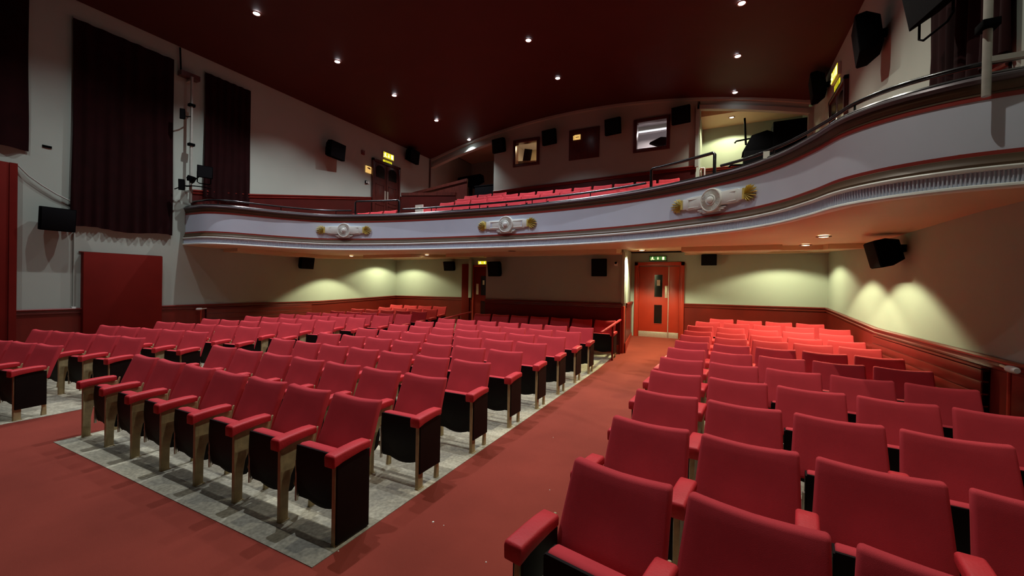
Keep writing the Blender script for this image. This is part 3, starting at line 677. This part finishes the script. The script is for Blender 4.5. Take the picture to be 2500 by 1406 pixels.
def exit_sign(name, loc, rz, wd, h, label, m='exit', plate=True):
    e = empty(name, loc, rz)
    MB().box(-wd/2-.02, wd/2+.02, -.06, 0, -.02, h+.02).obj('housing', 'white' if m == 'exit' else 'exitdark', e, bev=.006)
    f = MB().box(-wd/2, wd/2, -.066, -.06, 0, h).obj('lit_face', m, e)
    p = 'exitlit'
    b = MB(); c = -.068; s = h/.2   # running figure
    x = -wd*.33
    b.lathe([(.022*s, 0), (.022*s, .004)], 12, Matrix.Translation((x, c, h*.82)) @ Matrix.Rotation(R90, 4, 'X'))
    b.prism([(x-.02*s, h*.7), (x+.03*s, h*.68), (x+.02*s, h*.4), (x+.05*s, h*.25), (x+.09*s, h*.28), (x+.09*s, h*.18), (x+.03*s, h*.14), (x-.005*s, h*.3), (x-.04*s, h*.1), (x-.10*s, h*.1), (x-.10*s, h*.18), (x-.05*s, h*.22), (x-.03*s, h*.42), (x-.04*s, h*.55), (x-.09*s, h*.48), (x-.09*s, h*.56)], 'y', c, c+.003)
    b.obj('running_figure', p, f, smooth=False)
    b = MB(); b.prism([(-.02*s, h*.85), (.02*s, h*.85), (.02*s, h*.45), (.055*s, h*.45), (0, h*.12), (-.055*s, h*.45), (-.02*s, h*.45)], 'y', c, c+.003); b.obj('arrow', p, f, smooth=False)
    b = MB(); x = wd*.33; b.box(x-.05*s, x+.05*s, c, c+.003, h*.1, h*.88); b.obj('door_symbol', p, f, smooth=False)
    if plate:
        MB().box(-wd*.42, wd*.42, -.012, 0, -.22, -.07).obj('lower_plate', 'exit', e)
        q = MB(); [q.box(-wd*.3, wd*.36, -.014, -.012, -.19+.04*i, -.175+.04*i) for i in range(3)]; q.obj('plate_lines', 'exitdark', e)
    tag(e, label, 'exit sign', 'illuminated exit signs'); return e
exit_sign('exit_sign', (XL, 11.5, 6.25), R90, .52, .20, 'yellow lit exit sign above the mahogany doors on upper left wall')
exit_sign('exit_sign', (XR, 11.45, 6.38), -R90, .55, .24, 'yellow lit exit sign above the doorway on the upper right wall')
exit_sign('exit_sign', (-1.54, 11.93, 2.41), 0, .42, .10, 'green lit exit sign above the red stalls door', m='exitgreen', plate=False)
exit_sign('exit_sign', (-7.12, 12.03, 2.35), 0, .5, .10, 'yellow lit exit sign above the far left stalls doorway', plate=False)
def upper_door(name, x, y0, y1, z0, z1, sx):
    e = empty(name, (x, (y0+y1)/2, z0), R90 if sx > 0 else -R90); e['kind'] = 'structure'; h = (y1-y0)/2; H = z1-z0
    b = MB(); b.box(-h, -h+.08, -.08, 0, 0, H); b.box(h-.08, h, -.08, 0, 0, H); b.box(-h, h, -.08, 0, H-.09, H); b.obj('door_frame', 'mahog', e, bev=.006)
    for s in (-1, 1):
        a, c = sorted((s*.012, s*(h-.085))); L = MB().box(a, c, -.045, 0, 0, H-.1).obj('door_leaf', 'mahog', e, bev=.003)
        m_ = (a+c)/2; ww = (c-a)/2-.09; zb = H-.62
        pts = [(m_-ww, zb), (m_+ww, zb)]+[(m_+ww*math.cos(t*math.pi/10), H-.32+.14*math.sin(t*math.pi/10)) for t in range(11)]
        MB().prism(pts, 'y', -.05, -.044).obj('oval_pane', 'glass_black', L)
        f = MB()
        for (za, zb2) in ((.15, .72), (.82, H-.85)):
            for q in ((m_-ww, m_+ww, za, za+.025), (m_-ww, m_+ww, zb2-.025, zb2), (m_-ww, m_-ww+.025, za, zb2), (m_+ww-.025, m_+ww, za, zb2)): f.box(q[0], q[1], -.056, -.044, q[2], q[3])
        f.obj('panel_moulding', 'mahog', L)
        a2, c2 = sorted((s*.03, s*.10)); MB().box(a2, c2, -.052, -.044, .90, 1.25).obj('push_plate', 'alu', L)
    return e
upper_door('door_3', XL, 10.72, 12.12, 3.78, 6.08, 1)
upper_door('door_4', XR, 10.5, 11.9, 3.78, 6.05, -1)
e = empty('amber_plaque', (XL, 10.57, 5.50), R90); MB().box(-.13, .13, -.03, 0, 0, .24).obj('face', 'plaque', e, bev=.02); MB().prism([(-.07, .16), (.07, .13), (.09, .16), (.05, .19), (-.05, .19)], 'y', -.034, -.03).obj('mark', 'mahog', e)
tag(e, 'small glowing amber plaque left of the upper left door', 'sign')
e = empty('fire_alarm_sounder', (XL, 10.31, 6.14), R90); MB().box(-.07, .07, -.05, 0, -.08, .08).obj('body', 'dado', e, bev=.02); tag(e, 'small dark red alarm box high on the upper left wall', 'alarm')
e = empty('call_point', (XL, 10.52, 5.16), R90); MB().box(-.09, .01, -.04, 0, -.05, .05).obj('frame', 'black', e, bev=.006); MB().box(-.07, -.01, -.045, -.04, -.03, .03).obj('button', 'white', e); MB().box(.03, .09, -.03, 0, -.04, .04).obj('switch', 'white', e, bev=.01)
tag(e, 'small black framed call point with white switch below the amber plaque', 'switch')
e = empty('security_camera', (-2.13, 9.5, 2.18)); MB().box(-.035, .035, -.10, 0, -.045, .03).obj('body', 'white', e, bev=.01); MB().lathe([(.02, 0), (.03, .02), (.026, .05)], 16, Matrix.Translation((0, -.06, .02)) @ Matrix.Rotation(R90, 4, 'X')).obj('lens', 'black', e)
tag(e, 'small white security camera on the rear wall beside the stalls exit', 'camera')
# riser pipe in the rear left corner of the balcony wall
e = MB().tube([(XL+.05, 13.95, 5.3), (XL+.05, 13.95, 6.9)], .03); tag(e.obj('riser_pipe', 'mahog'), 'thin dark vertical pipe in the upper left rear corner', 'pipe')
# ---------------------------------------------------------------- lighting bars
def bar(x, y, z0, z1, sx, label, r=.035):
    e = empty('lighting_bar', (x, y, z0))
    MB().tube([(0, 0, 0), (0, 0, z1-z0)], r, 14).obj('pole', 'pipe', e, ang=60)
    for z in (.5, 1.3, 2.2): MB().box(-.05, .05, -.06, .06, z, z+.06).obj('clamp', 'black', e, bev=.006)
    a, c = sorted((0, -sx*(.22 if sx > 0 else .485)))
    for z in (.25, 2.8): MB().box(a, c, -.02, .02, z, z+.04).obj('standoff', 'pipe', e)
    tag(e, label, 'lighting bar', 'vertical lighting bars'); return e
bar(XL+.2, 5.08, 3.42, 6.3, 1, 'pale vertical lighting bar on the left wall between two curtains', .028)
bar(1.765, 4.385, 3.14, 6.4, -1, 'pale vertical lighting bar standing at the right end of the balcony', .026)
e = empty('lighting_bar_bracket', (XL+.02, 4.98, 6.33)); MB().box(0, .16, -.10, .28, -.05, .06).obj('beam', 'mahog', e); MB().tube([(.05, -.06, .06), (.05, -.08, .58)], .018).obj('cable', 'black', e)
tag(e, 'dark bracket with cable at the top of the left lighting bar', 'bracket')
def flood(loc, rz, tilt, w_, h_, d_, label, yoke=True, arm=None):
    e = empty('stage_lamp', loc, rz); Rm = Matrix.Rotation(tilt, 4, 'X')
    b = MB(); b.add([Rm @ Vector(p) for p in [(-w_/2, -d_, -h_/2), (w_/2, -d_, -h_/2), (w_/2, -d_, h_/2), (-w_/2, -d_, h_/2), (-w_*.35, 0, -h_*.3), (w_*.35, 0, -h_*.3), (w_*.35, 0, h_*.3), (-w_*.35, 0, h_*.3)]], [(0, 1, 2, 3), (4, 7, 6, 5), (0, 4, 5, 1), (1, 5, 6, 2), (2, 6, 7, 3), (3, 7, 4, 0)])
    b.obj('housing', 'black', e, bev=.008)
    g = MB(); g.box(-w_/2+.02, w_/2-.02, -d_-.008, -d_, -h_/2+.02, h_/2-.02, Rm); g.obj('barn_door', 'grille', e)
    if yoke: MB().tube([(-w_*.42, -d_*.5, 0), (-w_*.42, -d_*.5, -h_*.85), (-w_*.30, -d_*.5, -h_*.95), (w_*.30, -d_*.5, -h_*.95), (w_*.42, -d_*.5, -h_*.85), (w_*.42, -d_*.5, 0)], .012, 8).obj('yoke', 'black', e)
    if arm:
        q = Matrix.Rotation(-rz, 4, 'Z') @ (Vector(arm)-Vector(loc)); MB().tube([(0, 0, 0), q*.5+Vector((0, 0, -.02)), q], .011, 8).obj('mounting_arm', 'black', e)
    tag(e, label, 'stage lamp', 'stage lamps on the side bars'); return e
flood((XL+.38, 5.25, 4.12), 1.25, .05, .30, .28, .22, 'black stage lamp on the left bar in front of the narrow curtain', arm=(XL+.2, 5.08, 3.9))
flood((XL+.3, 4.88, 3.77), .9, .1, .12, .25, .10, 'slim black stage lamp left of the left bar at its foot', False, (XL+.2, 5.08, 3.80))
flood((XL+.3, 4.88, 5.33), .9, .0, .10, .24, .10, 'slim black stage lamp high on the left bar', False, (XL+.2, 5.08, 5.40))
flood((XL+.30, 4.98, 3.98), 2.2, .5, .13, .14, .14, 'small tilted black stage lamp clamped to the left bar', True, (XL+.2, 5.08, 3.98))
flood((XR-.18, 5.85, 4.82), -1.35, .2, .56, .46, .24, 'large black stage lamp on a yoke at the right bar', arm=(XR-.02, 5.6, 4.6))
MBc = MB().tube([(XL+.12, 4.8, 3.68), (XL+.2, 4.95, 3.78), (XL+.3, 5.1, 3.80), (XL+.3, 5.3, 3.82), (XL+.2, 5.5, 3.83)], .012)
tag(MBc.obj('lamp_cable', 'black'), 'black cable arm across the foot of the left lighting bar', 'cable')
# ---------------------------------------------------------------- low partitions before the centre rear wall
def lowpart(x, y0, y1, z0, z1, label):
    e = empty('sloping_handrail', (x, y0, fl(y0))); f = fl(y0)
    MB().prism([(0, z0-f-.035), (y1-y0, z1-f-.035), (y1-y0, z1-f), (0, z0-f)], 'x', -.022, .022).obj('rail', 'arm', e, bev=.006)
    for t in (.55, .97): MB().box(-.015, .015, (y1-y0)*t-.015, (y1-y0)*t+.015, fl(y0+(y1-y0)*t)-f, z0+(z1-z0)*t-f-.03).obj('post', 'redpanel', e)
    tag(e, label, 'handrail', 'sloping red handrails')
# ---------------------------------------------------------------- seats
P_ = .532; HP = P_/2
def back_mesh():
    b = MB(); nx, nz = 8, 6; H0, H1 = .43, .805; t = .055
    def pt(i, j, f):
        u = i/nx*2-1; v = j/nz; wv = .251+(.232-.251)*v
        z = H0+(H1-H0)*v
        if j == nz: z += -.012*(1-u*u)+.004*abs(u)
        y = .255+.14*v**1.1
        if f == 0: y += .012*(1-u*u)*0-.006*u*u*0+.010*(1-u*u)*math.sin(v*math.pi)
        else: y += t
        return (u*wv, y, z)
    vs = [pt(i, j, f) for f in (0, 1) for j in range(nz+1) for i in range(nx+1)]; A = (nx+1)*(nz+1); fs = []
    for j in range(nz):
        for i in range(nx):
            q = j*(nx+1)+i; fs += [(q, q+1, q+nx+2, q+nx+1), (A+q, A+q+nx+1, A+q+nx+2, A+q+1)]
    for j in range(nz):
        for i in (0, nx): q = j*(nx+1)+i; fs.append((q, q+nx+1, A+q+nx+1, A+q))
    for i in range(nx):
        for j in (0, nz): q = j*(nx+1)+i; fs.append((q, A+q, A+q+1, q+1))
    b.add(vs, fs); return b.mesh('backrest', 'seat', bev=.017, seg=3, ang=60)
def cushion_mesh():
    b = MB(); pr = [(y_+.05, z_-.02) for y_, z_ in [(.022, .33), (.012, .552), (.035, .566), (.100, .558), (.118, .52), (.12, .36), (.07, .32)]]
    b.prism(pr, 'x', -.168, .226); return b.mesh('seat_cushion', 'seat', bev=.012, seg=2, ang=55)
def board_mesh():
    b = MB(); nx, nz = 10, 8; vs = []
    def bot(u): return .140+.055*u*u
    def pt(i, j, f):
        u = i/nx*2-1; v = j/nz; z0 = bot(u); z = z0+(.552-z0)*v
        y = .008-.012*math.sin(v*math.pi*.9)+.035*(1-v)**3
        z -= .015*v; y += .05
        return (.028+u*.198, y+(.014 if f else 0), z)
    vs = [pt(i, j, f) for f in (0, 1) for j in range(nz+1) for i in range(nx+1)]; A = (nx+1)*(nz+1); fs = []
    for j in range(nz):
        for i in range(nx):
            q = j*(nx+1)+i; fs += [(q, q+1, q+nx+2, q+nx+1), (A+q, A+q+nx+1, A+q+nx+2, A+q+1)]
    for j in range(nz):
        for i in (0, nx): q = j*(nx+1)+i; fs.append((q, q+nx+1, A+q+nx+1, A+q))
    for i in range(nx):
        for j in (0, nz): q = j*(nx+1)+i; fs.append((q, A+q, A+q+1, q+1))
    b.add(vs, fs); return b.mesh('seat_board', 'board', ang=50)
def side_mesh():       # curved side of the tipped pan
    b = MB(); pr = [(y_+.05, z_-.018) for y_, z_ in [(.03, .19), (.01, .30), (.01, .545), (.10, .545), (.115, .30), (.10, .22), (.06, .185)]]
    b.prism(pr, 'x', -.178, .234)
    return b.mesh('pan_body', 'board', ang=40)
def arm_mesh():
    b = MB(); n = 7; vs = []
    secs = [(-.042, .572, .066), (-.035, .586, .074), (.03, .592, .064), (.10, .597, .060), (.18, .600, .055), (.25, .597, .05)]
    for y, zt, th in secs:
        for x, z in ((-.045, zt-th), (.045, zt-th), (.047, zt-.01), (.036, zt), (-.036, zt), (-.047, zt-.01)): vs.append((x, y, z))
    k = 6; m = len(secs)
    fs = [(i*k+j, i*k+(j+1) % k, (i+1)*k+(j+1) % k, (i+1)*k+j) for i in range(m-1) for j in range(k)]+[tuple(range(k-1, -1, -1)), tuple((m-1)*k+j for j in range(k))]
    b.add(vs, fs); return b.mesh('armrest', 'arm', bev=.006, seg=2, ang=50)
def standard_mesh():
    b = MB(); arc = [(.105, 0), (.105, .24), (.12, .33), (.15, .385), (.19, .40), (.235, .40), (.25, .2), (.245, 0)]
    outer = [(0, 0), (.055, 0), (.058, .20), (.075, .30), (.11, .37), (.16, .40), (.215, .40), (.232, .1), (.222, 0), (.27, 0), (.265, .2), (.27, .42), (.265, .54), (-.005, .54), (-.005, .3)]
    b.prism(outer, 'x', -.013, .013)
    b.box(-.016, .016, -.008, .006, .0, .535); b.box(-.02, .02, -.01, .065, 0, .010)
    b.prism([(.255, .50), (.283, .575), (.294, .575), (.272, .47)], 'x', -.008, .008)
    return b.mesh('standard', 'iron', bev=.003, seg=1, ang=40)
def hinge_mesh():
    b = MB(); b.box(-.192, -.178, .008, .028, .16, .44); b.lathe([(.020, -.012), (.024, .006), (.012, .03)], 12, Matrix.Translation((-.20, .035, .27)) @ Matrix.Rotation(-R90, 4, 'Y')); b.box(-.235, -.19, .03, .045, .255, .285)
    b.tube([(-.215, .05, .25), (-.215, .075, .20), (-.215, .05, .16)], .006, 6)
    b.v = [(x, y+.05, z-.015) for x, y, z in b.v]
    return b.mesh('hinge', 'steel', bev=.002, seg=1)
def panel_mesh():
    b = MB(); b.box(.010, .028, -.002, .262, .012, .535); return b.mesh('end_panel', 'panel', bev=.003, seg=1)
def panel_short():
    b = MB(); b.box(.010, .028, -.002, .262, .13, .535); return b.mesh('end_panel', 'panel', bev=.003, seg=1)
ME = dict(back=back_mesh(), cush=cushion_mesh(), board=board_mesh(), sides=side_mesh(), arm=arm_mesh(), std=standard_mesh(), hinge=hinge_mesh(), pan=panel_mesh(), pans=panel_short())
def seat(loc, rz, label, group, first, last, lo=False, short=True):
    e = empty('cinema_seat', loc, rz)
    link('backrest', ME['back'], e); c = link('seat_cushion', ME['cush'], e)
    bo = link('seat_board', ME['board'], e); link('pan_body', ME['sides'], bo); link('hinge', ME['hinge'], bo)
    for s, use in ((1, True), (-1, first)):
        if not use: continue
        a = link('armrest', ME['arm'], e); a.location.x = s*HP
        q = link('standard', ME['std'], e); q.location.x = s*HP
        if (s == 1 and last) or (s == -1 and lo):
            w_ = link('end_panel', ME['pans' if short else 'pan'], e); w_.location.x = s*HP
            if s == -1:
                w_.location.x = -HP-.038; link('end_panel', ME['pans'], e).location.x = -HP+.004
    tag(e, label, 'cinema seat', group); return e
def place_row(xe, yt, ang, n, block, rowname, group, panel='right', z=None, zoff=0, ends=('right', 'left'), short=True):
    """xe, yt: top right corner of the rightmost back; rows run to the left"""
    ca, sa = math.cos(ang), math.sin(ang)
    bx, by = xe+.03-(-sa)*.365*1, yt-ca*.365
    for j in range(n):
        d = -(j+.5)*P_
        x, y = bx+ca*d, by+sa*d
        zz = (fl(y+.1) if z is None else z)+zoff
        nm = ORD[j+1]+' from right' if n > 1 else 'single'
        seat((x, y, zz), ang, 'red tip-up seat, %s in %s, %s' % (nm, rowname, block), group, j == n-1, j == 0, lo=(panel == 'left' and j == n-1), short=short) if True else None
NR = ['front row', 'second row', 'third row', 'fourth row', 'fifth row', 'sixth row', 'seventh row', 'eighth row', 'ninth row', 'tenth row', 'eleventh row', 'twelfth row', 'last row']
for i in range(8):
    place_row(-2.15, 2.15+.79*i, 0, 7, 'central stalls block', NR[i], 'seats of the central stalls block', short=i > 0)
place_row(-2.05, 9.12, 0, 7, 'central stalls block', 'rearmost row by the wall', 'seats of the central stalls block', zoff=-.02)
LR = [(-7.24, 1.97), (-7.27, 2.80), (-7.25, 3.60), (-7.22, 4.41), (-7.19, 5.19), (-7.15, 5.94), (-7.13, 6.75), (-7.06, 7.44), (-6.95, 8.1), (-7.0, 8.75), (-7.1, 9.36), (-7.3, 10.06)]
for i, (x, y) in enumerate(LR):
    place_row(x, y, .165 if i < 5 else .12 if i < 9 else .08, 5 if i < 10 else 4, 'left stalls block', NR[i] if i < 11 else 'last row', 'seats of the left stalls block', short=True)
# right block: anchored at the left end
RRW = [(-.635, 1.90), (-.617, 2.645), (-.605, 3.42), (-.615, 4.26), (-.625, 5.09), (-.63, 5.92), (-.61, 6.72), (-.6, 7.53), (-.59, 8.2), (-.58, 8.9), (-.46, 9.6), (-.2, 10.2)]
for i, (x, y) in enumerate(RRW):
    ang = -.20 if i < 1 else -.145 if i < 2 else -.11 if i < 8 else -.07; n = 5 if i < 11 else 4
    ca, sa = math.cos(ang), math.sin(ang); L = n*P_-.06
    xe, ye = x+ca*L, y+sa*L
    place_row(xe, ye, ang, n, 'right stalls block', NR[i], 'seats of the right stalls block', panel='left')
# balcony seats
def brow(k, xe, n, nm, blk='middle block'):
    place_row(xe, 8.8+.8*k, 0, n, 'balcony '+blk, nm, 'seats of the balcony', z=2.91+.27*k)
brow(0, -.95, 12, 'front row'); brow(1, -.93, 12, 'second row'); brow(2, -.9, 12, 'third row'); brow(3, -5.95, 3, 'short fourth row')
brow(0, -8.15, 4, 'front row', 'left block'); brow(0, 1.6, 4, 'front row', 'right block'); brow(1, 1.7, 4, 'second row', 'right block')
lowpart(-2.0, 7.75, 9.4, .80, .93, 'sloping red handrail rising to the rear wall beside the stalls exit')
lowpart(-5.98, 8.1, 9.4, .82, .93, 'sloping red handrail at the left end of the rearmost central row')
e = MB().box(-7.25, -7.0, 8.55, 8.58, 3.42, 3.73); tag(e.obj('paper_notice', 'paper'), 'pale sheet propped against a seat behind the balcony rail', 'notice')
e = MB().box(.46, .53, 6.15, 6.156, 3.33, 3.42); tag(e.obj('rail_notice', 'paper'), 'small pale notice on the balcony rail below the lit recess', 'notice')
e = MB().tube([(-.62, 14.04, 5.1), (-.62, 14.04, 5.34), (-.60, 13.98, 5.38), (-.52, 13.98, 5.38), (-.50, 13.98, 5.34), (-.50, 13.98, 4.5)], .022); tag(e.obj('grab_rail', 'white'), 'white bent grab rail at the left edge of the right recess', 'handrail')
# crumbs on the aisle carpet
for (x, y, r, l) in ((-1.74, 2.29, .008, 'largest pale scrap on the aisle carpet'), (-1.65, 2.29, .004, 'tiny pale scrap right of the largest one on the aisle carpet'), (-2.06, 1.77, .005, 'pale scrap at the foot of the front corner seat'),
                   (-1.19, 3.08, .004, 'pale scrap on the aisle carpet nearest the right block'), (-1.57, 4.14, .004, 'farthest pale scrap on the aisle carpet'), (-1.21, 2.11, .005, 'nearest pale scrap on the aisle carpet')):
    o = MB().lathe([(r, 0), (r*.8, .003), (r*.3, .004)], 9, Matrix.Translation((x, y, fl(y)))).obj('paper_scrap', 'paper'); tag(o, l, 'scrap', 'paper scraps on the aisle')
